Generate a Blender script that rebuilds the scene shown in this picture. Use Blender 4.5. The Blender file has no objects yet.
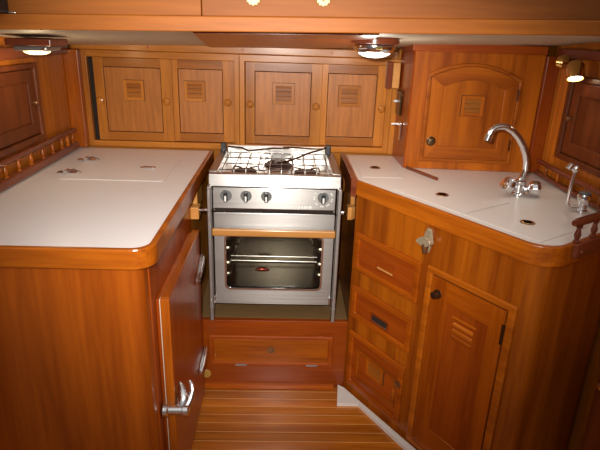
import bpy, bmesh, math, random
from mathutils import Vector, Matrix
random.seed(4)
S = bpy.context.scene
COL = S.collection
OFF = {}

# ------------------------------------------------------------------ materials
def nodes(name):
    m = bpy.data.materials.new(name); m.use_nodes = True
    nt = m.node_tree
    return m, nt, nt.nodes['Principled BSDF'], nt.nodes, nt.links

def wood(name, dark, light, axis='Z', rough=.28, scale=1.0, plank=None, coat=.12, contrast=1.0):
    """varnished timber, the grain running along one local axis"""
    m, nt, b, N, L = nodes(name)
    tc = N.new('ShaderNodeTexCoord'); oi = N.new('ShaderNodeObjectInfo')
    mp = N.new('ShaderNodeMapping')
    along, across = 1.1 * scale, 16 * scale
    mp.inputs['Scale'].default_value = tuple(along if a == axis else across for a in 'XYZ')
    add = N.new('ShaderNodeVectorMath'); add.operation = 'MULTIPLY_ADD'
    cmb = N.new('ShaderNodeCombineXYZ')
    for i in range(3): L.new(oi.outputs['Random'], cmb.inputs[i])
    add.inputs[1].default_value = (31, 17, 23)
    L.new(cmb.outputs[0], add.inputs[0]); L.new(tc.outputs['Object'], mp.inputs['Vector'])
    L.new(mp.outputs[0], add.inputs[2])
    n1 = N.new('ShaderNodeTexNoise'); n1.inputs['Scale'].default_value = 1.0; n1.inputs['Detail'].default_value = 5; n1.inputs['Distortion'].default_value = .35
    n2 = N.new('ShaderNodeTexNoise'); n2.inputs['Scale'].default_value = 6.0; n2.inputs['Detail'].default_value = 3
    L.new(add.outputs[0], n1.inputs['Vector']); L.new(add.outputs[0], n2.inputs['Vector'])
    mix = N.new('ShaderNodeMath'); mix.operation = 'MULTIPLY_ADD'; mix.inputs[1].default_value = .42
    L.new(n2.outputs[0], mix.inputs[0]); L.new(n1.outputs[0], mix.inputs[2])
    rp = N.new('ShaderNodeValToRGB'); e = rp.color_ramp.elements
    e[0].position = .70 - .20 / contrast; e[1].position = .70 + .19 / contrast
    e[0].color = (*dark, 1); e[1].color = (*light, 1)
    L.new(mix.outputs[0], rp.inputs['Fac'])
    col = rp.outputs['Color']
    hs = N.new('ShaderNodeHueSaturation')
    mr = N.new('ShaderNodeMapRange'); mr.inputs['To Min'].default_value = .86; mr.inputs['To Max'].default_value = 1.12
    L.new(oi.outputs['Random'], mr.inputs['Value']); L.new(mr.outputs[0], hs.inputs['Value']); L.new(col, hs.inputs['Color'])
    col = hs.outputs['Color']
    if plank:                                   # (axis across the boards, pitch, phase, seam colour, seam width)
        ax, pitch, ph, seam, wd = plank
        sx = N.new('ShaderNodeSeparateXYZ'); L.new(tc.outputs['Object'], sx.inputs[0])
        a = N.new('ShaderNodeMath'); a.operation = 'MULTIPLY_ADD'; a.inputs[1].default_value = 1 / pitch; a.inputs[2].default_value = ph
        L.new(sx.outputs[ax], a.inputs[0])
        fl = N.new('ShaderNodeMath'); fl.operation = 'FLOOR'; L.new(a.outputs[0], fl.inputs[0])
        fr = N.new('ShaderNodeMath'); fr.operation = 'FRACT'; L.new(a.outputs[0], fr.inputs[0])
        wn = N.new('ShaderNodeTexWhiteNoise'); wn.noise_dimensions = '1D'; L.new(fl.outputs[0], wn.inputs['W'])
        mr2 = N.new('ShaderNodeMapRange'); mr2.inputs['To Min'].default_value = .72; mr2.inputs['To Max'].default_value = 1.2
        L.new(wn.outputs['Value'], mr2.inputs['Value'])
        h2 = N.new('ShaderNodeHueSaturation'); L.new(mr2.outputs[0], h2.inputs['Value']); L.new(col, h2.inputs['Color'])
        col = h2.outputs['Color']
        if seam:
            lt = N.new('ShaderNodeMath'); lt.operation = 'LESS_THAN'; lt.inputs[1].default_value = wd; L.new(fr.outputs[0], lt.inputs[0])
            mx = N.new('ShaderNodeMix'); mx.data_type = 'RGBA'; L.new(lt.outputs[0], mx.inputs['Factor'])
            L.new(col, mx.inputs[6]); mx.inputs[7].default_value = (*seam, 1); col = mx.outputs[2]
    L.new(col, b.inputs['Base Color'])
    b.inputs['Roughness'].default_value = rough; b.inputs['Specular IOR Level'].default_value = .35
    b.inputs['Coat Weight'].default_value = coat; b.inputs['Coat Roughness'].default_value = .16
    bp = N.new('ShaderNodeBump'); bp.inputs['Strength'].default_value = .08; bp.inputs['Distance'].default_value = .002
    L.new(mix.outputs[0], bp.inputs['Height']); L.new(bp.outputs[0], b.inputs['Normal'])
    return m

def plain(name, c, rough=.4, metal=0, coat=0, noise=0.0, nscale=30, rv=.17):
    m, nt, b, N, L = nodes(name)
    b.inputs['Base Color'].default_value = (*c, 1); b.inputs['Roughness'].default_value = rough
    b.inputs['Metallic'].default_value = metal; b.inputs['Coat Weight'].default_value = coat
    tc = N.new('ShaderNodeTexCoord'); n = N.new('ShaderNodeTexNoise'); n.inputs['Scale'].default_value = nscale; n.inputs['Detail'].default_value = 3
    L.new(tc.outputs['Object'], n.inputs['Vector'])
    if noise:
        mr = N.new('ShaderNodeMapRange'); mr.inputs['To Min'].default_value = 1 - noise; mr.inputs['To Max'].default_value = 1 + noise
        hs = N.new('ShaderNodeHueSaturation'); hs.inputs['Color'].default_value = (*c, 1)
        L.new(n.outputs[0], mr.inputs['Value']); L.new(mr.outputs[0], hs.inputs['Value']); L.new(hs.outputs[0], b.inputs['Base Color'])
    mr = N.new('ShaderNodeMapRange'); mr.inputs['To Min'].default_value = rough * (1-rv); mr.inputs['To Max'].default_value = min(1, rough * (1+rv))
    L.new(n.outputs[0], mr.inputs['Value']); L.new(mr.outputs[0], b.inputs['Roughness'])
    return m

def brushed(name, c, rough=.34, axis='X'):
    """stainless sheet, polished with fine lines along one axis"""
    m, nt, b, N, L = nodes(name)
    b.inputs['Metallic'].default_value = 1; b.inputs['Base Color'].default_value = (*c, 1)
    tc = N.new('ShaderNodeTexCoord'); mp = N.new('ShaderNodeMapping')
    mp.inputs['Scale'].default_value = tuple(3 if a == axis else 420 for a in 'XYZ')
    n = N.new('ShaderNodeTexNoise'); n.inputs['Scale'].default_value = 1; n.inputs['Detail'].default_value = 2
    L.new(tc.outputs['Object'], mp.inputs[0]); L.new(mp.outputs[0], n.inputs['Vector'])
    mr = N.new('ShaderNodeMapRange'); mr.inputs['To Min'].default_value = rough * .8; mr.inputs['To Max'].default_value = rough * 1.25
    L.new(n.outputs[0], mr.inputs['Value']); L.new(mr.outputs[0], b.inputs['Roughness'])
    b.inputs['Anisotropic'].default_value = .8; b.inputs['Anisotropic Rotation'].default_value = .25
    tg = N.new('ShaderNodeTangent'); tg.direction_type = 'RADIAL'; tg.axis = 'Z'; L.new(tg.outputs[0], b.inputs['Tangent'])
    return m

def glass_pane(name):
    m = bpy.data.materials.new(name); m.use_nodes = True
    N, L = m.node_tree.nodes, m.node_tree.links
    N.remove(N['Principled BSDF'])
    t = N.new('ShaderNodeBsdfTransparent'); t.inputs[0].default_value = (.80, .80, .78, 1)
    g = N.new('ShaderNodeBsdfGlossy'); g.inputs['Roughness'].default_value = .03
    f = N.new('ShaderNodeFresnel'); f.inputs[0].default_value = 1.5
    x = N.new('ShaderNodeMixShader')
    L.new(f.outputs[0], x.inputs[0]); L.new(t.outputs[0], x.inputs[1]); L.new(g.outputs[0], x.inputs[2])
    L.new(x.outputs[0], N['Material Output'].inputs[0])
    return m

def glow(name, c, k):
    m, nt, b, N, L = nodes(name)
    b.inputs['Base Color'].default_value = (.9, .9, .88, 1)
    b.inputs['Emission Color'].default_value = (*c, 1); b.inputs['Emission Strength'].default_value = k
    return m

HL, HD = (.52, .185, .024), (.32, .098, .011)       # honey teak of the back lockers
OL, OD = (.50, .128, .006), (.24, .047, .003)       # orange teak of the near counters
RL, RD = (.36, .070, .005), (.22, .034, .003)       # redder panels
ML, MD = (.25, .064, .027), (.14, .031, .013)     # mahogany mouldings and rails
M = {
 'honey_v': wood('honey_teak_upright', HD, HL, 'Z'), 'honey_h': wood('honey_teak_level', HD, HL, 'X'),
 'honey_y': wood('honey_teak_deep', HD, HL, 'Y'),
 'honey_rail': wood('honey_teak_rail', (.24,.072,.009), (.37,.122,.016), 'X'),
 'honey_panel': wood('honey_plywood', (.31, .100, .016), (.46, .158, .027), 'Z', scale=4.5, rough=.4, contrast=1.0),
 'orange_v': wood('orange_teak_upright', OD, OL, 'Z', scale=.8), 'orange_h': wood('orange_teak_level', OD, OL, 'X'),
 'orange_y': wood('orange_teak_deep', OD, OL, 'Y'),
 'shade_v': wood('shade_darkened_teak_upright', (.10,.022,.006), (.20,.048,.010), 'Z', rough=.4), 'mid_h': wood('warm_teak_level', (.25, .044, .002), (.45, .098, .004), 'X'), 'mid_v': wood('warm_teak_upright', (.25, .044, .002), (.45, .098, .004), 'Z'),  # first teak is darkened to paint flash falloff into the colour
 'red_v': wood('red_teak_upright', RD, RL, 'Z'), 'red_h': wood('red_teak_level', RD, RL, 'X'),
 'mahog_h': wood('mahogany_level', MD, ML, 'X', rough=.22), 'mahog_y': wood('mahogany_deep', MD, ML, 'Y', rough=.22), 'mahog_v': wood('mahogany_upright', MD, ML, 'Z', rough=.22),
 'pale_block': wood('pale_teak_block', (.46, .19, .045), (.62, .30, .08), 'X', rough=.4),
 'beam': wood('beam_teak', (.28, .078, .006), (.42, .125, .009), 'X', rough=.55, coat=0),
 'overhead': wood('overhead_teak', (.24, .066, .007), (.40, .118, .011), 'X', scale=.6, rough=.6, coat=0),
 'planks': wood('upright_planks', (.44,.115,.007), (.70,.22,.018), 'Z', plank=('Y', .085, .3, (.10, .03, .008), .03)),
 'floor': wood('teak_and_holly_sole', (.33, .09, .008), (.54, .17, .016), 'X', plank=('Y', .0515, .486, (.80, .44, .14), .05), rough=.2, coat=.3, contrast=1.3),
 'front_planks': wood('counter_front_veneer', (.24,.045,.003), (.47,.108,.006), 'Z', scale=.7, contrast=.9),
 'platform': plain('platform_lining', (.20, .115, .045), .5, noise=.15),
 'laminate': plain('white_laminate', (.84, .795, .79), .3, noise=.01, rv=.01),
 'laminate2': plain('white_laminate_cream', (.86, .81, .765), .27, noise=.01, rv=.01),
 'seam': plain('laminate_seam', (.60, .55, .52), .6),
 'white': plain('white_gelcoat', (.80, .78, .74), .35),
 'liner': plain('headliner_vinyl', (.62, .55, .42), .55, noise=.06, nscale=14),
 'steel': brushed('brushed_stainless', (.46, .445, .43), .34), 'steel_smooth': plain('stainless_tray', (.84, .82, .79), .3, 1, noise=.08),
 'wire': plain('stainless_wire', (.34, .32, .30), .25, 1),
 'oven_in2': plain('glint_runner_metal', (.72, .68, .56), .3, 1, noise=.3, nscale=40),
 'oven_in': plain('oven_lining', (.11, .10, .085), .22, 1, noise=.4, nscale=18), 'chrome': plain('chrome', (.84, .84, .86), .15, 1),
 'brass': plain('polished_brass', (.78, .52, .17), .16, 1), 'rosette': plain('pale_brass', (.60, .50, .22), .5, .3),
 'old_brass': plain('tarnished_brass', (.30, .15, .07), .35, .8), 'cast': plain('cast_opener_metal', (.50, .42, .28), .36, .5, noise=.2, nscale=60),
 'black': plain('black_plastic', (.018, .018, .02), .4), 'grey_knob': plain('grey_plastic', (.12, .125, .125), .35),
 'iron': plain('burner_iron', (.10, .055, .045), .5, .5), 'red_reflection': plain('oven_reflection_red', (.75, .14, .08), .3, .9),  # the red metal only paints a reflection inside the oven
 'dark': plain('painted_gap_shade', (.022, .011, .007), .95), 'bronze': plain('dark_bronze', (.13, .08, .04), .25, .9),  # near-black puts the shade of gaps and recesses into the colour
 'gasket': plain('pale_gasket', (.62, .55, .45), .6), 'white_mark': plain('white_paint', (.85, .85, .83), .5),
 'plate_grey': plain('brushed_grey_plate', (.33, .33, .33), .4, .7), 'glass': glass_pane('oven_glass'),
 'lens_cool': glow('lit_lens_white', (.93, .96, 1.0), 2.2), 'lens_warm': glow('lit_lens_warm', (1.0, .74, .30), 1.6), 'lens_spot': glow('lit_spot_face', (1.0, .93, .80), 7),
 'gold_word': plain('stain_knot', (.45, .25, .05), .5),
}

# ------------------------------------------------------------------ geometry
class MB:
    def __init__(s): s.bm = bmesh.new()
    def box(s, x0, x1, y0, y1, z0, z1, mi=0):
        v = [s.bm.verts.new(p) for p in ((x0,y0,z0),(x1,y0,z0),(x1,y1,z0),(x0,y1,z0),(x0,y0,z1),(x1,y0,z1),(x1,y1,z1),(x0,y1,z1))]
        for f in ((0,3,2,1),(4,5,6,7),(0,1,5,4),(1,2,6,5),(2,3,7,6),(3,0,4,7)):
            s.bm.faces.new([v[i] for i in f]).material_index = mi
        return s
    def prism(s, pts, z0, z1, axis='Z', mi=0):
        def P(a, b, c): return {'Z': (a,b,c), 'Y': (a,c,b), 'X': (c,a,b)}[axis]
        A = [s.bm.verts.new(P(a,b,z0)) for a,b in pts]; B = [s.bm.verts.new(P(a,b,z1)) for a,b in pts]
        n = len(pts)
        s.bm.faces.new(A[::-1]).material_index = mi; s.bm.faces.new(B).material_index = mi
        for i in range(n): s.bm.faces.new((A[i],A[(i+1)%n],B[(i+1)%n],B[i])).material_index = mi
        return s
    def loops(s, outer, inner, y0, y1, axis='Y', mi=lambda i: 0):
        """a flat ring between two outlines with the same number of points"""
        def P(a, b, c): return {'Z': (a,b,c), 'Y': (a,c,b), 'X': (c,a,b)}[axis]
        R = [[s.bm.verts.new(P(a,b,c)) for a,b in pts] for pts, c in ((outer,y0),(inner,y0),(inner,y1),(outer,y1))]
        n = len(outer)
        for k in range(4):
            A, B = R[k], R[(k+1)%4]
            for i in range(n): s.bm.faces.new((A[i],A[(i+1)%n],B[(i+1)%n],B[i])).material_index = mi(i)
        return s
    def frame(s, x0, x1, z0, z1, wl, wr, wt, wb, y0, y1):
        """stiles (slot 0) and rails (slot 1) as one joined frame"""
        X = (x0, x0+wl, x1-wr, x1); Z = (z0, z0+wb, z1-wt, z1)
        g = [[[s.bm.verts.new((x, y, z)) for z in Z] for x in X] for y in (y0, y1)]
        for i in range(3):
            for j in range(3):
                if i == j == 1: continue
                mi = 0 if i in (0, 2) else 1
                q = [(i,j),(i+1,j),(i+1,j+1),(i,j+1)]
                s.bm.faces.new([g[0][a][b] for a,b in q]).material_index = mi
                s.bm.faces.new([g[1][a][b] for a,b in q][::-1]).material_index = mi
        rim = [(0,0),(1,0),(2,0),(3,0),(3,1),(3,2),(3,3),(2,3),(1,3),(0,3),(0,2),(0,1)]
        for loop in (rim, [(1,1),(1,2),(2,2),(2,1)]):
            n = len(loop)
            for k in range(n):
                (a,b),(c,d) = loop[k], loop[(k+1)%n]
                mi = 0 if a == c else 1
                s.bm.faces.new((g[0][a][b], g[1][a][b], g[1][c][d], g[0][c][d])).material_index = mi
        return s
    def tube(s, pts, r, seg=10, cap=True, mi=0):
        pts = [Vector(p) for p in pts]; n = len(pts)
        rad = r if isinstance(r, (list, tuple)) else [r]*n
        up = None; rings = []
        for i, p in enumerate(pts):
            t = (pts[min(i+1,n-1)] - pts[max(i-1,0)]).normalized()
            if up is None: up = Vector((0,0,1)) if abs(t.z) < .9 else Vector((0,1,0))
            a = t.cross(up).normalized(); up = a.cross(t).normalized()
            rings.append([s.bm.verts.new(p + (a*math.cos(2*math.pi*k/seg) + up*math.sin(2*math.pi*k/seg))*rad[i]) for k in range(seg)])
        for A, B in zip(rings, rings[1:]):
            for k in range(seg): s.bm.faces.new((A[k],A[(k+1)%seg],B[(k+1)%seg],B[k])).material_index = mi
        if cap:
            s.bm.faces.new(rings[0][::-1]).material_index = mi; s.bm.faces.new(rings[-1]).material_index = mi
        return s
    def lathe(s, prof, c=(0,0,0), axis=(0,0,1), seg=20, mi=0):
        """prof: (radius, height) pairs turned about the axis"""
        q = Vector((0,0,1)).rotation_difference(Vector(axis).normalized()); c = Vector(c); rings = []
        for r, h in prof:
            rings.append([s.bm.verts.new(c + q @ Vector((max(r,1e-5)*math.cos(2*math.pi*k/seg), max(r,1e-5)*math.sin(2*math.pi*k/seg), h))) for k in range(seg)])
        for A, B in zip(rings, rings[1:]):
            for k in range(seg): s.bm.faces.new((A[k],A[(k+1)%seg],B[(k+1)%seg],B[k])).material_index = mi
        s.bm.faces.new(rings[0][::-1]).material_index = mi; s.bm.faces.new(rings[-1]).material_index = mi
        return s

def obj(name, mb, mat, parent=None, bev=0, smooth=False, seg=2):
    me = bpy.data.meshes.new(name)
    o = bpy.data.objects.new(name, me); COL.objects.link(o)
    off = OFF.get(parent.name, Vector()) if parent else Vector()
    if off.length: bmesh.ops.translate(mb.bm, verts=mb.bm.verts, vec=-off)
    bmesh.ops.recalc_face_normals(mb.bm, faces=mb.bm.faces)
    mb.bm.to_mesh(me); mb.bm.free()
    for m in (mat if isinstance(mat, (list, tuple)) else [mat]): me.materials.append(M[m])
    if parent: o.parent = parent
    OFF[o.name] = off
    if smooth:
        for p in me.polygons: p.use_smooth = True
        me.set_sharp_from_angle(angle=math.radians(40))
    if bev:
        b = o.modifiers.new('edge', 'BEVEL'); b.width = bev; b.segments = seg; b.limit_method = 'ANGLE'; b.angle_limit = math.radians(35)
        b.harden_normals = False
    return o

def thing(name, label, cat, loc=(0,0,0), rot=0, group=None):
    """an Empty at the thing's base; with no rotation its parts are given in room coordinates"""
    o = bpy.data.objects.new(name, None); COL.objects.link(o)
    o.empty_display_size = .05
    o.location = loc; o.rotation_euler = (0,0,rot)
    OFF[o.name] = Vector(loc) if not rot else Vector()
    o['label'] = label; o['category'] = cat
    if group: o['group'] = group
    return o
def tag(o, label, cat, group=None):
    o['label'] = label; o['category'] = cat
    if group: o['group'] = group
    return o
def struct(name, mb, mat, bev=0):
    o = obj(name, mb, mat, None, bev); o['kind'] = 'structure'; return o
def copy_tree(src, label, loc):
    r = src.copy(); COL.objects.link(r); r.location = loc; r['label'] = label
    for ch in src.children:
        c = ch.copy(); COL.objects.link(c); c.parent = r
        for g in ch.children:
            d = g.copy(); COL.objects.link(d); d.parent = c
    return r

def arc(cx, cy, r, a0, a1, n=6):
    return [(cx + r*math.cos(math.radians(a0+(a1-a0)*i/n)), cy + r*math.sin(math.radians(a0+(a1-a0)*i/n))) for i in range(n+1)]
def rrect(x0, x1, z0, z1, r, n=4):
    return arc(x1-r,z0+r,r,-90,0,n) + arc(x1-r,z1-r,r,0,90,n) + arc(x0+r,z1-r,r,90,180,n) + arc(x0+r,z0+r,r,180,270,n)
def offset(pts, d):
    """a closed counter-clockwise outline moved inwards by d"""
    out = []; n = len(pts)
    for i in range(n):
        a, b, c = (Vector((*pts[k % n],)) for k in (i-1, i, i+1))
        e1, e2 = (b-a).normalized(), (c-b).normalized()
        n1, n2 = Vector((-e1.y, e1.x)), Vector((-e2.y, e2.x))
        m = (n1+n2).normalized(); out.append(tuple(b + m*d/max(.3, m.dot(n1))))
    return out
def round_poly(pts, radii, n=6):
    """round the corners of a polygon"""
    out = []; k = len(pts)
    for i in range(k):
        a, b, c = (Vector(pts[j % k]) for j in (i-1, i, i+1)); r = radii[i]
        if r <= 0: out.append(tuple(b)); continue
        u, v = (a-b).normalized(), (c-b).normalized()
        p0, p1 = b+u*r, b+v*r
        for t in range(n+1):
            t /= n; out.append(tuple(p0*(1-t)**2 + b*2*t*(1-t) + p1*t*t))
    return out

def vent(x0, x1, z0, z1, y, parent, mat=('honey_v','honey_h'), w=.013):
    """small framed louvre"""
    mb = MB().frame(x0, x1, z0, z1, w, w, w, w, y-.006, y+.004)
    pass
    mb.box(x0-.0015, x1+.0015, y-.0014, y+.003, z0-.0015, z1+.0015, 2)  # dark backing paints shade round the frame and between slats
    h = (z1-z0-2*w)
    for k in range(3):
        zc = z0 + w + h*(k+.5)/3
        mb.prism([(y-.0045, zc-h*.15), (y-.0016, zc+h*.02), (y-.0016, zc+h*.155), (y-.0045, zc-h*.0)], x0+w*.95, x1-w*.95, 'X', 3)
    return obj('vent', mb, (*mat, 'dark', 'honey_rail'), parent)
def knob(x, z, y, parent, mat='honey_v', r=.017):
    return obj('knob', MB().lathe([(r*.62,0),(r*.55,.006),(r*.95,.010),(r,.015),(r*.85,.020),(r*.45,.0225),(r*.38,.020),(0,.020)], (x,y,z), (0,-1,0), 20), mat, parent, smooth=True)

# ------------------------------------------------------------------ setting
struct('floor', MB().box(-1.1, 1.45, -.6, 2.06, -.06, -.03), 'floor')
struct('wall_back', MB().box(-1.02, 1.12, 2.56, 2.60, -.06, 1.5), 'honey_h')
struct('wall_left', MB().box(-1.03, -.99, .9, 2.56, -.06, 1.46), 'planks')
struct('wall_right', MB().box(1.10, 1.14, .6, 2.56, -.06, 1.5), 'planks')
mb = MB()
v = [mb.bm.verts.new(p) for p in ((-1.3,1.555,1.4705),(1.3,1.555,1.5275),(1.3,2.62,1.453),(-1.3,2.62,1.392))]
v2 = [mb.bm.verts.new(Vector(q.co)+Vector((0,0,.02))) for q in v]
mb.bm.faces.new(v); mb.bm.faces.new(v2)
for i in range(4): mb.bm.faces.new((v[i], v[(i+1)%4], v2[(i+1)%4], v2[i]))
struct('ceiling', mb, 'liner')
def ceil_z(x, y): return 1.478 + (x+1.3)/2.6*.057 + (y-1.45)/1.17*(-.086 + (x+1.3)/2.6*.004)
# overhead beam: crosses the cabin just above eye height
TL = math.tan(math.radians(1.25))
def slope_box(x0, x1, y0, y1, z0, z1):
    return MB().prism([(x0, z0+x0*TL), (x1, z0+x1*TL), (x1, z1+x1*TL), (x0, z1+x0*TL)], y0, y1, 'Y')
struct('trim_1', slope_box(-1.25, 1.25, 1.47, 1.55, 1.494, 1.532), 'beam', .003)
o = slope_box(-1.25, -.228, 1.497, 1.53, 1.5325, 1.80); o2 = slope_box(-.226, 1.25, 1.497, 1.53, 1.5325, 1.80)
struct('trim_2', o, 'overhead', .002); struct('trim_3', o2, 'overhead', .002)
# dark board let into the headliner over the stove
mb = MB()
pts = [(-.268, 1.60), (.26, 1.60), (.34, 2.48), (-.345, 2.48)]
a = [mb.bm.verts.new((x, y, ceil_z(x, y)-.007)) for x, y in pts]; b = [mb.bm.verts.new((x, y, ceil_z(x, y)-.001)) for x, y in pts]
mb.bm.faces.new(a); mb.bm.faces.new(b)
for i in range(4): mb.bm.faces.new((a[i], a[(i+1)%4], b[(i+1)%4], b[i]))
struct('trim_4', mb, 'red_h')
# moulding along the top of the back lockers, with its wooden plugs
mb = MB().box(-.985, .50, 2.497, 2.56, 1.392, 1.427)
struct('trim_5', mb, 'honey_h', .004)
mb = MB()
struct('trim_6', MB().box(-.99, -.966, 1.5, 2.49, 1.372, 1.412), 'mahog_y', .004)
struct('trim_7', MB().box(1.072, 1.10, 1.62, 2.19, 1.432, 1.468), 'mahog_y', .004)
for x in (-.62, -.2, .2): struct('trim_5_plug', MB().lathe([(.006,0),(.006,.0025),(.004,.003)], (x,2.497,1.41), (0,-1,0), 12), 'red_h')
# upright corner posts
struct('trim_8', MB().box(-.99, -.925, 2.47, 2.559, .955, 1.391), 'orange_v', .004)
struct('trim_9', MB().box(1.045, 1.10, 2.205, 2.30, .955, 1.436), 'red_v', .004)
struct('trim_10', MB().box(.489, .528, 2.506, 2.559, .955, 1.391), 'honey_v', .002)

# ------------------------------------------------------------------ back lockers
def back_locker(label, x0, x1, front, rear, knobs_front, knob_rear, vf, vr, gap):
    t = thing('wall_locker', label, 'cabinet', ((x0+x1)/2, 2.53, .955))
    obj('face_frame', MB().frame(x0, x1, .956, 1.391, .024, .024, .030, .028, 2.505, 2.530), ('honey_v','honey_h'), t, .002)
    obj('back_board', MB().box(x0+.005, x1-.005, 2.542, 2.558, .96, 1.388), 'dark', t)  # near-black board paints the shade in the door gaps
    for nm, (a, b), y, wl, wr, ks, v, lab in (('door', front, 2.511, .043, .050, knobs_front, vf, None), ('door', rear, 2.524, .05, .055, knob_rear, vr, None)):
        d = obj(nm, MB().frame(a, b, .986, 1.360, wl, wr, .040, .040, y, y+.012), ('honey_v','honey_rail'), t, .0018)
        obj('panel', MB().box(a+wl+.003, b-wr-.003, y+.0045, y+.0115, 1.029, 1.317), 'honey_panel', d)
        vent(v[0], v[1], v[2], v[3], y+.005, d)
        for kx, kz in ks: knob(kx, kz, y, d)
    return t
back_locker('long teak wall locker behind the left counter, with a dark gap at its left side', -.925, -.218, (-.876, -.525), (-.55, -.24),
            [(-.853, 1.169), (-.552, 1.173)], [(-.272, 1.175)], (-.745, -.655, 1.174, 1.263), (-.472, -.378, 1.176, 1.266), True)
back_locker('teak wall locker with two sliding doors directly behind the stove', -.217, .488, (-.190, .163), (.14, .474),
            [(-.168, 1.173), (.139, 1.171)], [(.446, 1.167)], (-.064, .036, 1.176, 1.270), (.243, .345, 1.172, 1.266), False)

# ------------------------------------------------------------------ left counter
LX, LY = -.352, 1.285
lt = thing('icebox_cabinet', 'big orange teak icebox cabinet beneath the left counter, fridge door on its side', 'cabinet', (-.68, 1.9, -.03))
obj('front_panel', MB().prism([(-.985,1.297)] + arc(-.40,1.322,.025,-90,0,5) + [(-.375,1.35), (-.985,1.35)], -.0295, .8935), 'front_planks', lt, smooth=True)
obj('side_panel', MB().box(-.40, -.372, 1.351, 2.02, -.0295, .8935), 'red_v', lt)
obj('side_panel', MB().box(-.40, -.372, 2.0205, 2.495, -.0295, .8935), 'honey_v', lt)
obj('cleat', MB().box(-.3715, -.338, 2.0, 2.055, .779, .829), 'pale_block', lt, .003)['label'] = 'pale wooden block carrying the stove pivot'
obj('riser', MB().box(-.3715, -.352, 2.06, 2.20, .80, .885), 'pale_block', lt, .003)
door = obj('door', MB().box(-.357, -.331, 1.395, 1.955, -.008, .748), ['red_v'], lt, .003)
obj('edge_lipping', MB().box(-.3573, -.3308, 1.3885, 1.3945, -.0085, .7485), 'orange_v', door, .002)
obj('top_lipping', MB().box(-.3573, -.3312, 1.3948, 1.955, .7485, .7525), 'orange_y', door, .001)
obj('gasket', MB().box(-.3600, -.3575, 1.391, 1.952, -.006, .747), 'gasket', door, .0005)
obj('door_landing', MB().box(-.3716, -.3602, 1.396, 1.95, -.004, .744), 'red_v', lt, .002)
for zc, tilt in ((.615, .022), (.200, .010)):
    h = obj('hinge', MB().prism([(1.815,zc-.014-tilt),(1.955,zc-.010+tilt),(1.955,zc+.014+tilt),(1.815,zc+.012-tilt)], -.3305, -.322, 'X'), 'chrome', door, .003)
    obj('hinge_barrel', MB().tube([(-.318,1.812,zc-tilt),(-.316,1.85,zc-tilt*.5),(-.316,1.92,zc+tilt*.5),(-.318,1.958,zc+tilt)], [.005,.008,.008,.005], 10), 'chrome', h, smooth=True)
lz = .362
la = obj('latch', MB().box(-.3305, -.325, 1.40, 1.47, lz-.022, lz+.018), 'chrome', door, .003)
obj('latch_barrel', MB().lathe([(.008,0),(.024,.002),(.024,.014),(.016,.018),(.016,.060),(.020,.063),(.020,.078),(.012,.083)], (-.3665,1.380,lz), (1,0,0), 18), 'chrome', la, smooth=True)
obj('latch_lever', MB().tube([(-.308,1.385,lz+.010),(-.304,1.40,lz+.030),(-.314,1.42,lz+.052),(-.322,1.43,lz+.066)], [.014,.020,.012,.006], 10), 'chrome', la, smooth=True)
obj('latch_hook', MB().tube([(-.294,1.385,lz+.010),(-.284,1.40,lz+.026),(-.278,1.415,lz+.048),(-.283,1.425,lz+.066),(-.291,1.43,lz+.074)], [.013,.011,.009,.007,.004], 10), 'chrome', la, smooth=True)

wt = thing('worktop', 'white laminate worktop with rounded teak edge on the left counter', 'worktop', (-.68, 1.9, .8945))
out = [(-.984, 2.496), (-.984, 1.272)] + arc(-.400, 1.332, .06, -90, 0, 8) + [(-.340, 2.496)]
inn = [(-.980, 2.4955), (-.980, 1.290)] + arc(-.402, 1.334, .044, -90, 0, 8) + [(-.358, 2.4955)]
obj('edge_trim', MB().prism(out[1:] + inn[1:][::-1], .895, .9535), 'orange_h', wt, .004)
obj('surface', MB().prism(inn, .905, .9495), 'laminate', wt)
lid = obj('hatch_lid', MB().prism(rrect(-.845, -.459, 1.94, 2.300, .01), .9497, .9512), 'laminate', wt, .0008)
obj('seam', MB().loops(rrect(-.848, -.456, 1.937, 2.303, .01), rrect(-.8455, -.4585, 1.9395, 2.3005, .01), .9496, .9500, 'Z'), 'seam', lid)
for y in (2.03, 2.245):
    h = obj('hinge', MB().prism(rrect(-.885, -.81, y-.014, y+.014, .005), .9514, .9545), 'chrome', lid, .001)
    obj('hinge_barrel', MB().tube([(-.85,y-.018,.957),(-.85,y+.018,.957)], .007, 10), 'chrome', h, smooth=True)
    obj('hinge_tongue', MB().tube([(-.85,y,.958),(-.82,y-.002,.964),(-.79,y-.004,.955)], [.005,.004,.003], 8), 'chrome', h, smooth=True)
rg = obj('ring_pull', MB().prism(rrect(-.593, -.530, 2.125, 2.152, .012), .9514, .9545), 'chrome', lid, .001)
obj('pull_well', MB().prism(rrect(-.578, -.552, 2.130, 2.147, .007), .9546, .9550), 'old_brass', rg)

def spindle_profile(h, r=.0095):
    return [(r*.95,0),(r*.95,h*.1),(r*.6,h*.16),(r*.8,h*.3),(r,h*.45),(r*.8,h*.6),(r*.55,h*.8),(r*.95,h*.88),(r*.95,h)]
fr = thing('fiddle_rail', 'dark mahogany gallery rail with turned spindles along the left counter', 'rail', (-.968, 2.0, .954))
obj('bottom_rail', MB().box(-.983, -.953, 1.50, 2.455, .9545, .987), 'mahog_y', fr, .006)
obj('top_rail', MB().tube([(-.968,1.50,1.042),(-.968,2.44,1.040),(-.968,2.462,1.038)], [.012,.012,.008], 10), 'mahog_y', fr, smooth=True)
for y in (1.61, 1.71, 1.808, 1.905, 2.003, 2.106, 2.201, 2.294, 2.36, 2.42):
    obj('spindle', MB().lathe(spindle_profile(.046), (-.968, y, .9865), seg=12), 'orange_v', fr, smooth=True)['label'] = 'turned honey coloured spindle'

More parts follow.
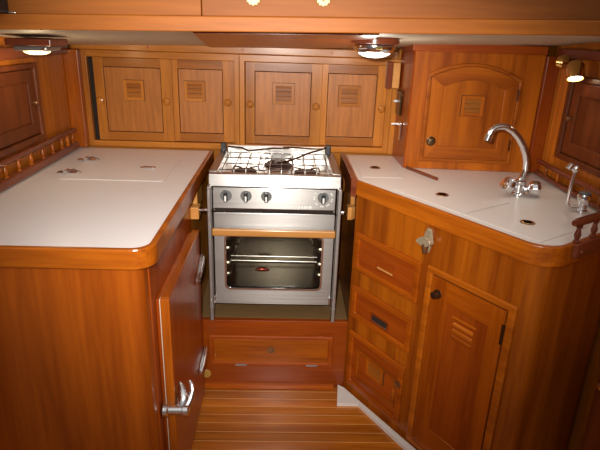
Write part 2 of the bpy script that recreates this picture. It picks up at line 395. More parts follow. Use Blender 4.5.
# ------------------------------------------------------------------ side lockers on the hull
def side_locker(label, x, y0, y1, z0, z1, sgn):
    t = thing('side_locker', label, 'cabinet', (x, (y0+y1)/2, z0))
    w = .032
    X = lambda d: (x + sgn*d)
    def P(y0,y1,z0,z1,d0,d1): 
        a, b = sorted((X(d0), X(d1))); return MB().box(a, b, y0, y1, z0, z1)
    a, b = sorted((X(.001), X(.022)))
    mb = MB().loops([(y0,z0),(y1,z0),(y1,z1),(y0,z1)], [(y0+w,z0+w*.7),(y1-w,z0+w*.7),(y1-w,z1-w*.6),(y0+w,z1-w*.6)], a, b, 'X')
    obj('face_frame', mb, 'shade_v', t, .004)
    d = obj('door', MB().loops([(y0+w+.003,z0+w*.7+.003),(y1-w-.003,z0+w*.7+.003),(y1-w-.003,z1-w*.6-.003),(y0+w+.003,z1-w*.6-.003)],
            [(y0+w+.05,z0+w*.7+.05),(y1-w-.05,z0+w*.7+.05),(y1-w-.05,z1-w*.6-.05),(y0+w+.05,z1-w*.6-.05)], *sorted((X(.001),X(.013))), 'X'), 'shade_v', t, .003)
    obj('panel', P(y0+w+.048,y1-w-.048,z0+w*.7+.048,z1-w*.6-.048,.001,.006), 'shade_v', d)
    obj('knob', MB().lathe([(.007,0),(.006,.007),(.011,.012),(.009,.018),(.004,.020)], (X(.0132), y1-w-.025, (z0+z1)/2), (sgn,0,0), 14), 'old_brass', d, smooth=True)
    return t
side_locker('teak hull locker, shade painted into its colour, above the rail of the left counter', -.99, 1.52, 2.165, 1.058, 1.352, 1)
side_locker('teak hull locker, shade painted into its colour, above the counter right of the sink, below the brass spot lamp', 1.10, 1.62, 2.075, 1.058, 1.375, -1)

# ------------------------------------------------------------------ stove base
sb = thing('plinth_cabinet', 'low red teak plinth cabinet the stove hangs over', 'cabinet', (-.04, 2.2, -.03))
obj('face_panel', MB().box(-.3705, .2912, 2.020, 2.045, -.0295, .312), 'red_h', sb, .002)
obj('platform', MB().box(-.3705, .2912, 2.0455, 2.49, .29, .312), 'platform', sb)['label'] = 'brown platform top'
obj('toe_board', MB().box(-.3705, .245, 1.998, 2.0195, -.0295, -.008), 'mid_h', sb, .003)
fl = obj('flap', MB().loops([(-.318,.088),(.231,.088),(.231,.242),(-.318,.242)], [(-.296,.108),(.209,.108),(.209,.222),(-.296,.222)], 2.0080, 2.0195), 'red_h', sb, .006)
obj('flap_panel', MB().box(-.297, .210, 2.0105, 2.019, .107, .223), 'orange_h', fl, .003)
obj('finger_hole', MB().lathe([(.018,0),(.018,.0025),(.012,.0026),(.011,.0006),(0,.0005)], (-.043,2.0105,.170), (0,-1,0), 20), 'old_brass', fl, smooth=True)
for x in (-.20, .115): obj('flap_hinge', MB().box(x, x+.05, 2.0055, 2.008, .089, .098), 'plate_grey', fl, .001)
obj('round_patch', MB().lathe([(.022,0),(.020,.0015),(0,.0016)], (-.333,2.0199,.035), (0,-1,0), 18), 'gold_word', sb)['label'] = 'small yellowish round patch'

# ------------------------------------------------------------------ stove
st = thing('stove', 'stainless steel gimballed galley stove with oven between the two counters', 'stove', (-.04, 2.27, .313))
SX0, SX1, SY = -.288, .209, 2.062
mb = MB().box(SX0, SX0+.012, SY+.012, 2.49, .372, .90).box(SX1-.012, SX1, SY+.012, 2.49, .372, .90)
b = MB().prism([(SX0,.372),(SX1,.372),(SX1,.90),(SX0,.90)], 2.478, 2.49, 'Y')
obj('oven_body', MB().loops([(SX0,.372),(SX1,.372),(SX1,.792),(SX0,.792)], [(SX0+.014,.388),(SX1-.014,.388),(SX1-.014,.776),(SX0+.014,.776)], SY+.014, 2.465), 'oven_in', st)
b.bm.free(); mb.bm.free()
obj('oven_back', MB().box(SX0, SX1, 2.466, 2.48, .372, .90), 'oven_in', st)
obj('burner_box', MB().box(SX0, SX1, SY+.014, 2.465, .793, .899), 'steel', st)
obj('control_panel', MB().prism([(SY-.010,.812),(SY+.002,.812),(SY+.002,.9),(SY-.010,.9)], SX0, SX1, 'X'), 'steel', st, .002)
obj('panel_gap_shade', MB().box(SX0+.004, SX1-.004, SY+.0005, SY+.0135, .7955, .8115), 'dark', st)  # dark strip paints the shade below the control panel
obj('front_fascia', MB().prism([(SY-.014,.904),(SY+.018,.9015),(SY+.03,.954),(SY-.006,.956)], -.304, .228, 'X'), 'steel', st, .003)
# hob with raised side walls
obj('side_wall', MB().box(-.308, -.272, SY+.031, 2.485, .9015, .957), 'steel', st, .003)
obj('side_wall', MB().box(.194, .230, SY+.031, 2.485, .9015, .957), 'steel', st, .003)
obj('hob_tray', MB().box(-.2715, .1935, SY+.031, 2.470, .9015, .925), 'steel_smooth', st)
obj('back_guard', MB().box(-.2715, .1935, 2.472, 2.486, .9015, .985), 'steel_smooth', st, .003)
for x in (-.290, .196): obj('corner_post', MB().box(x-.010, x+.016, 2.44, 2.4705, .9575, 1.000), 'black', st, .004)
for bx, by, br in ((-.165, 2.165, .055), (.09, 2.165, .058), (-.03, 2.33, .060)):
    bn = obj('burner', MB().lathe([(br,0),(br,.006),(br*.7,.009),(br*.62,.016),(br*.2,.018),(0,.018)], (bx,by,.9255), seg=24), 'iron', st, smooth=True)
    mb = MB()
    mb.lathe([(br*.8,.016),(br*.85,.019),(br*.5,.022),(0,.022)], (bx,by,.9255), seg=24)
    obj('burner_cap', mb, 'iron', bn, smooth=True)
    for k in range(4):
        a = math.radians(45+90*k); c, s = math.cos(a), math.sin(a)
        obj('pan_finger', MB().tube([(bx+c*br*1.5,by+s*br*1.5,.928),(bx+c*br*1.3,by+s*br*1.3,.950),(bx+c*br*.5,by+s*br*.5,.951)], .0032, 6), 'iron', bn, smooth=True)
# wire pan rack
mb = MB(); zr = .958
for k in range(4):
    y = 2.115 + k*.108
    mb.tube([(-.268,y,zr),(.190,y,zr)], .0026, 6)
gr = obj('grate', mb, 'wire', st, smooth=True)
mb = MB()
for k in range(10):
    x = -.255 + k*.0482
    mb.tube([(x,2.10,.932),(x,2.103,zr+.003),(x,2.45,zr+.003),(x,2.453,.934)], .0028, 6)
obj('grate_cross_wires', mb, 'wire', gr, smooth=True)
mb = MB().tube([(-.265,2.44,.985),(-.20,2.43,.982),(-.17,2.415,.972),(-.06,2.425,.985),(.02,2.43,.986)], .0042, 8)
obj('pan_clamp', mb, 'bronze', st, smooth=True)['label'] = 'dark curved pan clamp arm at the back left'
mb = MB().tube([(.19,2.44,.99),(.10,2.36,.978),(.03,2.24,.975),(-.03,2.20,.970)], .0042, 8)
obj('pan_clamp', mb, 'bronze', st, smooth=True)['label'] = 'dark pan clamp arm reaching forward from the back right'
mb = MB().tube([(.19,2.445,.985),(.12,2.43,.986),(.03,2.445,.988),(-.01,2.45,.984)], .0038, 8)
obj('pan_clamp', mb, 'bronze', st, smooth=True)['label'] = 'dark pan clamp arm along the back guard'
# knobs
for x, r in ((-.235,.0235), (-.154,.0225), (-.072,.0215), (.158,.0225)):
    y = SY-.006; z = .866
    k = obj('knob', MB().lathe([(r,0),(r,.006),(r*.94,.010),(0,.010)], (x,y,z), (0,-1,.12), 28), 'grey_knob', st, smooth=True)
    obj('knob_grip', MB().box(x-.0075, x+.0075, y-.028, y-.009, z-r*.9, z+r*.9), 'black', k, .003)
    obj('pointer', MB().box(x-.0035, x+.0035, y-.0295, y-.0282, z-r*.72, z+r*.25), 'white_mark', k)
mb = MB()
for k in range(13):
    a = math.radians(150 + k*20 + (8 if k%2 else 0)); cx, cz = .158 + math.cos(a)*.037, .866 + math.sin(a)*.037
    yy = SY-.010
    mb.box(cx-.0028, cx+.0028, yy-.0012, yy-.0002, cz-.0026, cz+.0026)
dl = obj('dial_marks', mb, 'white_mark', st)
mb = MB()
for k, (w, h) in enumerate(((.006,.010),(.008,.008),(.009,.010),(.007,.009),(.010,.011))):   # small worn maker's mark, not legible
    x = .058 + k*.0108; yy = SY-.010
    mb.prism([(x,.819),(x+w,.819),(x+w+.002,.819+h),(x+.002,.819+h)], yy-.0012, yy-.0002, 'Y')
obj('maker_mark', mb, 'white_mark', st)
# oven door
od = obj('oven_door', MB().loops(rrect(SX0+.002, SX1+.001, .377, .795, .004), rrect(-.243, .167, .449, .700, .022), SY-.012, SY+.012), 'steel', st, .002)
obj('window_rim', MB().loops(rrect(-.2455, .1695, .4465, .7015, .023), rrect(-.237, .161, .455, .694, .018), SY-.0145, SY-.0122), 'chrome', od)
obj('window_glass', MB().prism(rrect(-.2425, .1665, .4495, .6995, .021), SY-.003, SY+.001, 'Y'), 'glass', od)
obj('handle', MB().box(SX0-.002, SX1+.004, SY-.048, SY-.026, .704, .735), 'pale_block', od, .005)['label'] = 'pale wooden handle bar'
for x in (-.23, .15): obj('handle_bracket', MB().box(x-.012, x+.012, SY-.0258, SY-.0122, .711, .728), 'chrome', od, .002)
for x in (SX0-.001, SX1-.004): obj('door_catch', MB().box(x-.004, x+.006, SY-.024, SY-.0125, .385, .418), 'chrome', od, .002)
# rack inside the oven, and a red tube standing in for a reflection
mb = MB()
mb.tube([(-.225,2.11,.556),(.148,2.11,.556)], .004, 8); mb.tube([(-.225,2.11,.578),(.148,2.11,.578)], .0025, 8)
rk = obj('oven_rack', mb, 'wire', st, smooth=True)
obj('red_reflection_tube', MB().tube([(-.125,2.20,.470),(-.105,2.20,.474),(-.085,2.20,.474),(-.06,2.20,.470)], [.004,.011,.011,.004], 10), 'red_reflection', st, smooth=True)  # red tube added to imitate a reflection in the oven
for x0, x1 in ((SX0+.0142, -.226), (.149, SX1-.0142)):                       # runners widened and brightened to put glints down the oven sides
    for z in (.478, .53, .60, .655): obj('glint_runner', MB().box(x0, x1, 2.13, 2.45, z-.013, z+.013), 'oven_in2', st, .010)
# gimbal struts
for x in (-.306, .2145):
    s_ = obj('strut', MB().box(x-.001, x+.016, SY-.050, SY-.016, .3135, .913), 'steel', st, .003)
    obj('foot_joint', MB().box(x-.0022, x+.0172, SY-.052, SY-.014, .376, .380), 'plate_grey', s_)
    px = -.3375 if x < 0 else .2306
    obj('pivot_pin', MB().tube([(px, SY-.035, .812), (px+(.031 if x < 0 else .0115), SY-.035, .812)], .008, 10), 'chrome', s_, smooth=True)

# ------------------------------------------------------------------ right counter
PX, PY = .28, 2.020
AN = math.radians(57)
D = Vector((math.cos(AN), -math.sin(AN))); I = Vector((math.sin(AN), math.cos(AN))); RZ = -AN
def loc2(x, y):
    v = Vector((x-PX, y-PY)); return (v.dot(D), v.dot(I))
rc = thing('sink_cabinet', 'angled teak sink cabinet right of the stove with drawers and one tall door', 'cabinet', (PX, PY, -.03), RZ)
OFF[rc.name] = Vector((0, 0, -.03))
body = [(0, .014)] + arc(.762, .074, .06, -90, 0, 8) + [(.822, .42), loc2(1.092, 2.49), loc2(.2925, 2.49), loc2(.2925, 2.03)]
obj('carcass', MB().prism(body, -.0295, .8895), 'orange_v', rc, smooth=True)
obj('bracket', MB().prism([loc2(.2585,2.03), loc2(.2585,2.075), loc2(.291,2.075), loc2(.291,2.045), loc2(.275,2.03)][::-1], .781, .835), 'pale_block', rc, .002)['label'] = 'pale wooden block carrying the stove pivot'
obj('riser', MB().prism([loc2(.274,2.08), loc2(.274,2.17), loc2(.2915,2.17), loc2(.2915,2.08)][::-1], .80, .884), 'pale_block', rc, .002)
def drawer(name, x0, x1, z0, z1, pull):
    d = obj(name, MB().loops([(x0,z0),(x1,z0),(x1,z1),(x0,z1)], [(x0+.026,z0+.026),(x1-.026,z0+.026),(x1-.026,z1-.026),(x0+.026,z1-.026)], .000, .0135), 'mid_h', rc, .005, seg=3)
    obj('drawer_front', MB().box(x0+.0255, x1-.0255, .008, .0135, z0+.0255, z1-.0255), 'red_h', d)
    if pull:
        a, b, z = pull
        w = obj('pull', MB().loops(rrect(a,b,z-.021,z+.021,.006), rrect(a+.008,b-.008,z-.013,z+.013,.004), .0035, .0079), 'red_h', d, .001)
        obj('pull_recess', MB().box(a+.0075, b-.0075, .0068, .0079, z-.0135, z+.0135), 'red_h' if z > .6 else 'dark', w)  # lower pull gets its inner shade as dark colour
        obj('pull_lip', MB().box(a+.010, b-.010, .001, .0034, z-.016, z-.009), 'pale_block' if z > .6 else 'steel_smooth', w, .001)
    return d
drawer('drawer', .022, .378, .577, .743, (.152, .257, .652))
drawer('drawer', .025, .370, .357, .508, (.145, .250, .412))
d3 = drawer('vented_door', .028, .358, .020, .290, None)
obj('bead', MB().loops([(.084,.074),(.322,.074),(.322,.224),(.084,.224)], [(.098,.088),(.308,.088),(.308,.210),(.098,.210)], .001, .0079), 'orange_h', d3, .003)
vent(.150, .252, .140, .214, .006, d3, ('orange_v','orange_h'), .012)
obj('ring_pull', MB().lathe([(.015,0),(.015,.003),(.011,.004),(.010,.001),(0,.001)], (.340,.000,.204), (0,-1,0), 18), 'old_brass', d3, smooth=True)
# tall door
obj('door_gap_shade', MB().box(.4365, .7375, .0122, .0138, .0085, .7225), 'dark', rc)  # dark plate painting the shadow line round the tall door
dr = obj('door', MB().frame(.440, .734, .012, .719, .072, .054, .078, .100, .002, .0120), ('mid_v','mid_h'), rc, .002)
obj('panel', MB().box(.510, .682, .0075, .0118, .108, .645), 'red_v', dr)
v_ = MB()
for k, z in enumerate((.526, .550, .574)): v_.prism([(.0068,z), (.0005,z+.004), (.0005,z+.012), (.0068,z+.016)], .550, .632, 'X')
v_.box(.544, .640, .001, .0074, .605, .610)
obj('louvre', v_, 'orange_h', dr, .001)
obj('louvre_back', MB().box(.548, .636, .0069, .0074, .522, .603), 'red_h', dr)
obj('knob', MB().lathe([(.017,0),(.017,.003),(.011,.005),(.009,.012),(.014,.017),(.013,.023),(.005,.026)], (.470,.002,.660), (0,-1,0), 20), 'bronze', dr, smooth=True)
obj('hinge', MB().box(.7305, .739, -.003, .0017, .605, .675), 'bronze', dr, .001)
obj('hinge', MB().box(.7305, .739, -.003, .0017, .07, .14), 'bronze', dr, .001)
obj('bead', MB().loops([(.408,-.01),(.766,-.01),(.766,.748),(.408,.748)], [(.4362,.008),(.7378,.008),(.7378,.7230),(.4362,.7230)], .000, .0138), 'orange_h', rc, .008, seg=3)['label'] = 'raised bead around the tall door'
struct('baseboard_right', MB().prism([(.264,2.0195),(.250,1.890),(.340,1.890),(.492,1.637),(.66,1.37),(.69,1.37),(.60,1.53),(.524,1.637),(.289,2.0)][::-1], -.0298, -.014), 'white')

# worktop
wr = thing('worktop', 'white worktop with teak edge and sink lids on the angled right counter', 'worktop', (PX, PY, .885), RZ); OFF[wr.name] = Vector((0, 0, .885))
def Lp(pts): return [loc2(*p) for p in pts]
op = [loc2(.285,2.492), loc2(.285,2.016)] + arc(.746, .090, .090, -90, 0, 10) + [(.836, .426)]
ip = [loc2(.293,2.491), loc2(.293,2.026)] + arc(.744, .092, .074, -90, 0, 10) + [(.818, .412)]
back = [loc2(1.094,1.60), loc2(1.094,2.491)]
obj('edge_trim', MB().prism(op + ip[::-1], .891, .9535), 'orange_h', wr, .004)
obj('surface', MB().prism(ip + back, .90, .9495), 'laminate2', wr)
obj('cheek', MB().prism(Lp([(.264,2.026), (.2845,2.016), (.2845,2.49), (.264,2.49)]), .885, .9575), 'mahog_h', wr, .001)['label'] = 'dark mahogany cheek beside the stove'
def lid_(nm, pts):
    l = obj(nm, MB().prism(pts, .9497, .9508), 'laminate2', wr, .0005)
    obj('seam', MB().loops(offset(pts, -.003), offset(pts, -.0004), .9496, .9500, 'Z'), 'seam', l)
    return l
def pull(x, y, l):
    p = obj('finger_pull', MB().lathe([(.023,0),(.023,.0025),(.018,.0032),(.015,.0015),(0,.0012)], (x,y,.9509), seg=24), 'old_brass', l, smooth=True)
    obj('pull_rim', MB().lathe([(.0185,0),(.0175,.0012),(.0150,.0002),(.0145,0)], (x,y,.9538), seg=24), 'brass', p, smooth=True)
l1 = lid_('locker_lid', Lp([(.314,2.08), (.478,2.08), (.478,2.405), (.314,2.405)])); pull(*loc2(.391, 2.239), l1)
l2 = lid_('sink_lid', [(.165,.050), (.487,.050), (.487,.300), (.165,.300)]); pull(.303, .160, l2)
l3 = lid_('sink_lid', [(.491,.050), (.770,.050), (.770,.300), (.491,.300)]); pull(.650, .166, l3)
obj('tie_strip', MB().prism([(-.055,.327), (.150,.296), (.152,.306), (-.053,.337)], .9497, .962), 'mahog_h', wr, .002)['label'] = 'short dark wooden strip on the worktop'

# corner cabinet above the sink
CA, CB = Vector((.523, 2.255)), Vector((1.043, 2.220)); cd = (CB-CA).normalized(); CW = (CB-CA).length
cc = thing('corner_cabinet', 'teak corner cabinet with arched door on the counter behind the sink tap', 'cabinet', (CA.x, CA.y, .9505), math.atan2(cd.y, cd.x))
Z0 = .9505                                                   # local z runs from the counter up
def cz(z): return z - Z0
obj('carcass', MB().prism([(0,.002), (CW,.002), (CW,.24), (-.018,.24)], cz(.9515), cz(1.438)), ('orange_v'), cc)
obj('side_panel', MB().prism([(-.006,-.001), (-.0005,.0015), (-.0185,.24), (-.026,.24)][::-1], cz(.951), cz(1.438)), 'red_v', cc)
obj('cap_moulding', MB().prism([(-.016,-.016), (CW,-.016), (CW,.03), (.0,.03), (-.018,.242), (-.036,.242)], cz(1.4385), cz(1.472)), 'red_h', cc, .003)
def arch(x0, x1, z0, zl, zr, pk, n=14):
    top = []
    for i in range(n+1):
        t = i/n; x = x1 + (x0-x1)*t
        top.append((x, zr + (zl-zr)*t + (pk-(zl+zr)/2)*4*t*(1-t)))
    return [(x0,z0), ((x0+x1)/2,z0), (x1,z0)] + top
A1 = arch(.058, .448, cz(.985), cz(1.352), cz(1.338), cz(1.398)); A2 = arch(.074, .432, cz(.999), cz(1.340), cz(1.327), cz(1.385))
obj('bead', MB().loops(A1, A2, -.007, .002), 'orange_h', cc, .005, seg=3)
A3 = arch(.076, .430, cz(1.001), cz(1.338), cz(1.325), cz(1.383)); A4 = arch(.128, .378, cz(1.053), cz(1.302), cz(1.295), cz(1.330))
cdoor = obj('door', MB().loops(A3, A4, -.005, .002, 'Y', lambda i: 1 if i in (0,1) or 3 <= i < 17 else 0), ('orange_v','orange_h'), cc, .002)
obj('panel', MB().prism(arch(.127, .379, cz(1.052), cz(1.303), cz(1.296), cz(1.331)), 0, .002, 'Y'), 'orange_v', cdoor)
vent(.208, .300, cz(1.186), cz(1.268), -.004, cdoor, ('orange_v','orange_h'))
obj('knob', MB().lathe([(.020,0),(.020,.003),(.013,.006),(.016,.014),(.014,.019),(.005,.021)], (.100,-.005,cz(1.073)), (0,-1,0), 20), 'bronze', cdoor, smooth=True)
obj('hinge', MB().box(.4305, .436, -.008, -.0055, cz(1.255), cz(1.30)), 'chrome', cdoor)
obj('hinge', MB().box(.4305, .436, -.008, -.0055, cz(1.045), cz(1.09)), 'bronze', cdoor)

# ------------------------------------------------------------------ things on the cabin side of the corner cabinet
hb = thing('wooden_block', 'small pale wooden block high between back locker and corner cabinet', 'block', (.505, 2.47, 1.32))
obj('block_body', MB().box(.474, .507, 2.450, 2.496, 1.268, 1.380), 'pale_block', hb, .004)
obj('dark_cheek', MB().box(.448, .4735, 2.454, 2.496, 1.264, 1.383), 'mahog_v', hb, .006)
sw = thing('switch_plate', 'dark switch plate on the narrow side of the corner cabinet', 'switch', (.515, 2.44, 1.20))
mb = MB().prism([(2.385,1.155), (2.475,1.155), (2.475,1.262), (2.385,1.262)], .504, .5122, 'X')
obj('plate', mb, 'bronze', sw, .002)
obj('toggle', MB().tube([(.5038,2.45,1.213),(.488,2.448,1.213)], .0055, 10), 'white_mark', sw, smooth=True)
hk = thing('catch', 'small chrome hook catch below the dark switch plate', 'hook', (.515, 2.37, 1.10))
obj('catch_plate', MB().prism(rrect(2.345, 2.372, 1.055, 1.132, .006), .507, .5125, 'X'), 'chrome', hk, .001)
obj('hook_arm', MB().tube([(.5065,2.362,1.122),(.492,2.364,1.124),(.470,2.366,1.123)], .0045, 8), 'white_mark', hk, smooth=True)

# ------------------------------------------------------------------ bottle opener
bo = thing('bottle_opener', 'cast metal bottle opener screwed above the tall door of the sink cabinet', 'bottle opener', (PX + D.x*.393, PY + D.y*.393, .777), RZ)
obj('back_plate', MB().prism([(-.010,.012),(.010,.012),(.014,.030),(.012,.052),(.020,.066),(.014,.085),(.007,.100),(-.007,.100),(-.014,.085),(-.020,.066),(-.012,.052),(-.014,.030)], .006, .0135, 'Y'), 'cast', bo, .002)
obj('lip', MB().prism(round_poly([(-.036,.046),(-.014,.038),(.012,.038),(.032,.052),(.026,.068),(.004,.074),(-.022,.064)], [.006]*7, 3), -.016, .0055, 'Y'), 'cast', bo, .007, seg=3)
obj('tooth', MB().tube([(.002,-.002,.050),(.003,-.008,.034),(.003,-.004,.012)], [.013,.012,.009], 10), 'old_brass', bo, smooth=True)
for z in (.020, .094): obj('screw', MB().lathe([(.005,0),(.005,.002),(.002,.003)], (0,.006,z), (0,-1,0), 10), 'cast', bo)

# ------------------------------------------------------------------ tap
def W(x): return x
tp = thing('mixer_tap', 'chrome mixer tap with swan neck spout and two round handles behind the sink lids', 'tap', (.872, 1.885, .9505))
obj('tap_base', MB().lathe([(.026,0),(.026,.006),(.019,.010),(.017,.040),(.020,.044),(.020,.052),(.013,.058)], (.874,1.885,.9505), seg=22), 'chrome', tp, smooth=True)
cps = [(.877,1.885,1.005),(.886,1.885,1.04),(.884,1.884,1.075),(.874,1.882,1.105),(.858,1.88,1.135),(.836,1.88,1.165),(.812,1.88,1.187),(.785,1.88,1.201),(.765,1.88,1.2025),(.748,1.88,1.198),(.737,1.88,1.186),(.731,1.88,1.170)]
sp = obj('spout', MB().tube(cps, [.012]*12, 14), 'chrome', tp, smooth=True)
obj('aerator', MB().tube([(.7315,1.88,1.174),(.7245,1.88,1.150)], .0145, 14), 'chrome', sp, smooth=True)
for sx, z in ((-1, .985), (1, .968)):
    c = (.874+sx*.016, 1.885-.005, .975); ax = Vector((sx*.9, -.25 if sx < 0 else -.35, .38 if sx < 0 else .12)).normalized()
    prof = [(.011,0),(.012,.012),(.024,.019),(.030,.030),(.030,.046),(.025,.056),(.009,.060)]
    obj('tap_handle', MB().lathe(prof, c, ax, 9), 'chrome', tp, .003)

ft = thing('water_spigot', 'slim chrome swivel spigot with ball end beside the right hand gallery rail', 'tap', (1.018, 1.70, .9505))
obj('spigot_base', MB().lathe([(.020,0),(.020,.004),(.014,.008),(.013,.022),(.021,.030),(.023,.048),(.020,.060),(.012,.062)], (1.018,1.70,.9505), seg=20), 'chrome', ft, smooth=True)
obj('spigot_cap', MB().lathe([(.0195,0),(.019,.004),(.010,.007),(0,.0075)], (1.018,1.70,1.0127), seg=20), 'grey_knob', ft, smooth=True)
obj('swing_pipe', MB().tube([(1.006,1.70,.963),(.985,1.70,.964),(.970,1.70,.967),(.9625,1.70,.975),(.9630,1.70,1.00),(.9655,1.70,1.05),(.968,1.70,1.092)], .0065, 12), 'chrome', ft, smooth=True)
obj('ball_end', MB().lathe([(.006,-.014),(.014,-.008),(.016,0),(.014,.008),(.006,.014)], (.967,1.70,1.100), (.8,-.2,.5), 16), 'chrome', ft, smooth=True)
obj('nozzle', MB().tube([(.962,1.70,1.108),(.948,1.698,1.110),(.940,1.697,1.098)], [.009,.010,.011], 12), 'chrome', ft, smooth=True)

# ------------------------------------------------------------------ rails on the right
rr = thing('fiddle_rail', 'mahogany gallery rail along the hull side of the right counter', 'rail', (1.08, 1.95, .954))
obj('bottom_rail', MB().box(1.068, 1.092, 1.66, 2.198, .9545, .972), 'mahog_y', rr, .004)
obj('top_rail', MB().tube([(1.08,1.66,1.012),(1.08,2.18,1.012),(1.08,2.198,1.012)], [.010,.010,.006], 10), 'mahog_y', rr, smooth=True)
for y in (1.71, 1.808, 1.908, 2.011, 2.112): obj('spindle', MB().lathe(spindle_profile(.033, .009), (1.08, y, .9715), seg=12), 'orange_v', rr, smooth=True)['label'] = 'turned honey coloured spindle'
Q = Vector((PX,PY)) + D*.826 + I*.110; aZ = math.atan2(I.y, I.x)
nr = thing('fiddle_rail', 'short red mahogany guard rail on the near corner of the right counter', 'rail', (Q.x, Q.y, .918), aZ)
obj('bottom_rail', MB().prism(round_poly([(-.006,-.026), (.30,-.026), (.30,-.0115), (-.006,-.0115)], [.012,0,0,.002], 4), -.004, .039), 'mahog_h', nr, .005)
obj('top_rail', MB().tube([(-.014,-.004,.100),(.004,-.004,.100),(.31,-.004,.100)], [.008,.0125,.0125], 12), 'mahog_h', nr, smooth=True)
for x in (.018, .108, .198, .288): obj('spindle', MB().lathe(spindle_profile(.054, .010), (x,-.004,.0360), seg=14), 'mahog_v', nr, smooth=True)
obj('screw', MB().lathe([(.005,0),(.005,.002),(.002,.003)], (.020,-.026,.014), (0,-1,0), 12), 'chrome', nr)

# locker end at the right edge, in the shade-darkened teak
le = thing('settee_end', 'darkened teak locker end standing at the far right edge, beyond the sink cabinet', 'cabinet', (1.05, 1.1, -.03))
obj('end_panel', MB().box(.957, 1.098, .95, 1.325, -.0295, .60), 'shade_v', le, .012)
obj('top_board', MB().box(.950, 1.098, .945, 1.330, .601, .625), 'shade_v', le, .004)
obj('catch', MB().lathe([(.014,0),(.013,.006),(.006,.009)], (.9565,1.30,.53), (-1,0,0), 14), 'chrome', le, smooth=True)

# ------------------------------------------------------------------ lamps
dz = ceil_z(.295, 1.9) + .006
dm = thing('dome_lamp', 'round dome lamp with wooden base and chrome ring on the ceiling over the stove', 'lamp', (.296, 1.9, dz))
obj('lamp_base', MB().lathe([(.083,.004),(.083,-.018),(.078,-.022),(0,-.022)], (.296,1.9,dz), seg=36), 'mahog_h', dm, smooth=True)
obj('chrome_ring', MB().lathe([(.066,-.0225),(.070,-.025),(.071,-.034),(.064,-.046),(.056,-.050),(.050,-.050)], (.296,1.9,dz), seg=36), 'chrome', dm, smooth=True)
obj('lens', MB().lathe([(.055,-.0505),(.050,-.056),(.036,-.062),(.018,-.0655),(0,-.066)], (.296,1.9,dz), seg=32), 'lens_cool', dm, smooth=True)
obj('switch', MB().box(.290, .312, 1.826, 1.8295, dz-.036, dz-.028), 'brass', dm, .001)
lz0 = ceil_z(-.83, 1.9) - .006
ll = thing('berth_lamp', 'square lamp with grey plate and warm glowing lens at upper left', 'lamp', (-.84, 1.9, lz0))
obj('lamp_base', MB().box(-.915, -.768, 1.83, 1.98, lz0-.024, lz0-.002), 'mahog_h', ll, .003)
obj('plate', MB().box(-.898, -.788, 1.845, 1.965, lz0-.041, lz0-.0245), 'plate_grey', ll, .006)
obj('lens', MB().lathe([(.044,-.0415),(.040,-.048),(.028,-.053),(0,-.055)], (-.845,1.9,lz0), seg=28), 'lens_warm', ll, smooth=True)
obj('switch', MB().box(-.803, -.795, 1.843, 1.8448, lz0-.037, lz0-.029), 'chrome', ll)
bs = thing('spot_lamp', 'polished brass spot lamp on the hull side at upper right', 'lamp', (1.10, 2.06, 1.415))
obj('mount', MB().lathe([(.034,0),(.034,.004),(.028,.012),(.012,.020),(.010,.045)], (1.0995,2.075,1.420), (-1,-.1,0), 22), 'brass', bs, smooth=True)
obj('ball_joint', MB().lathe([(.004,-.028),(.020,-.020),(.028,0),(.020,.020),(.004,.028)], (1.036,2.060,1.420), (.8,-.5,0), 18), 'brass', bs, smooth=True)
ha = Vector((-.05, -.42, -.9)).normalized(); hc = Vector((1.034, 1.965, 1.425))
hd = obj('lamp_head', MB().lathe([(.008,-.006),(.022,0),(.030,.012),(.0315,.055),(.030,.062),(.027,.062),(.026,.052),(0,.052)], hc, ha, 24), 'brass', bs, smooth=True)
obj('bulb_face', MB().lathe([(.0258,.0525),(.018,.058),(0,.060)], hc, ha, 22), 'lens_spot', hd, smooth=True)

# ------------------------------------------------------------------ brass rosettes and the dark box on the overhead
for x, lab in ((-.092, 'scalloped pale brass rosette on the overhead board, nearer the board joint'), (.090, 'scalloped pale brass rosette on the overhead board, above the dome lamp side')):
    mb = MB(); pts = []
    for k in range(48):
        a = 2*math.pi*k/48; r = .0185 + .0018*math.cos(a*12); pts.append((x + r*math.cos(a), 1.5775 + x*TL + r*math.sin(a)))
    mb.prism(pts, 1.489, 1.4965, 'Y')
    o = obj('brass_rosette', mb, 'rosette', None, .0015); tag(o, lab, 'ornament', 'brass rosettes on the overhead board')
    obj('rosette_boss', MB().lathe([(.006,0),(.005,.004),(.002,.005)], (x,1.4888,1.5775+x*TL), (0,-1,0), 14), 'brass', o, smooth=True)
bx = thing('black_box', 'black box fixed on the overhead board at the top left corner', 'box', (-.78, 1.47, 1.50))
obj('casing', MB().box(-.90, -.722, 1.44, 1.4955, 1.5165, 1.70), 'black', bx, .004)
obj('chrome_stud', MB().box(-.7215, -.702, 1.482, 1.4955, 1.5175, 1.5215), 'chrome', bx, .001)

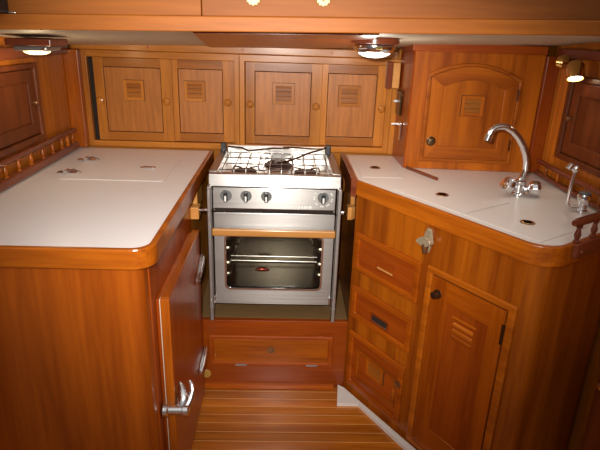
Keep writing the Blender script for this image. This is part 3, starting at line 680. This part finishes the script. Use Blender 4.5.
# ------------------------------------------------------------------ lights
def light(name, kind, loc, energy, col, size=.02, to=None, **k):
    l = bpy.data.lights.new(name, kind); l.energy = energy; l.color = col
    if kind == 'AREA': l.size = size
    else: l.shadow_soft_size = size
    for a, b in k.items(): setattr(l, a, b)
    o = bpy.data.objects.new(name, l); COL.objects.link(o); o.location = loc
    if to: o.rotation_euler = (Vector(to)-Vector(loc)).to_track_quat('-Z', 'Y').to_euler()
    return o
light('camera_flash', 'SPOT', (-.05, .02, 1.555), 172, (1, .94, .86), .018, (-.02, 2.0, .96), spot_size=math.radians(69), spot_blend=1.0)
light('dome_lamp_light', 'POINT', (.296, 1.9, dz-.11), 1.6, (1, .93, .82), .05)
light('berth_lamp_light', 'POINT', (-.845, 1.9, lz0-.09), .7, (1, .78, .45), .04)
light('spot_lamp_light', 'SPOT', tuple(hc+ha*.075), .8, (1, .88, .66), .02, tuple(hc+ha*1.0), spot_size=math.radians(80), spot_blend=.6)
light('unseen_fill_light', 'AREA', (.1, -.35, 1.98), 1.2, (1, .86, .66), .5, (0, .4, 0))  # unseen fill light added behind the camera
w = bpy.data.worlds.new('cabin_air'); S.world = w; w.use_nodes = True
bg = w.node_tree.nodes['Background']; NW, LW = w.node_tree.nodes, w.node_tree.links
tcw = NW.new('ShaderNodeTexCoord'); sxw = NW.new('ShaderNodeSeparateXYZ'); mrw = NW.new('ShaderNodeMapRange')   # added gradient, brighter overhead to lift chrome and counters, dim below
mrw.inputs['From Min'].default_value = -.05; mrw.inputs['From Max'].default_value = .55; mrw.inputs['To Min'].default_value = .07; mrw.inputs['To Max'].default_value = .48
LW.new(tcw.outputs['Generated'], sxw.inputs[0]); LW.new(sxw.outputs[2], mrw.inputs['Value']); LW.new(mrw.outputs[0], bg.inputs[1])
bg.inputs[0].default_value = (1, .95, .90, 1)

# ------------------------------------------------------------------ camera
p, r, y = (math.radians(a) for a in (20.14, -1.96, 1.89))
f = Vector((math.sin(y)*math.cos(p), math.cos(y)*math.cos(p), -math.sin(p)))
rt = Vector((math.cos(y), -math.sin(y), 0)); dn = f.cross(rt)
R_ = rt*math.cos(r) + dn*math.sin(r); D_ = dn*math.cos(r) - rt*math.sin(r)
cam = bpy.data.cameras.new('camera'); cam.sensor_width = 36; cam.lens = 36*530/600; cam.clip_start = .02
co = bpy.data.objects.new('camera', cam); COL.objects.link(co)
mx = Matrix((R_, -D_, -f)).transposed().to_4x4(); mx.translation = (0, 0, 1.50); co.matrix_world = mx
S.camera = co
S.cycles.caustics_reflective = False; S.cycles.caustics_refractive = False
S.view_settings.view_transform = 'Standard'; S.view_settings.look = 'None'; S.view_settings.exposure = .25; S.view_settings.gamma = 1
S.view_settings.use_curve_mapping = False
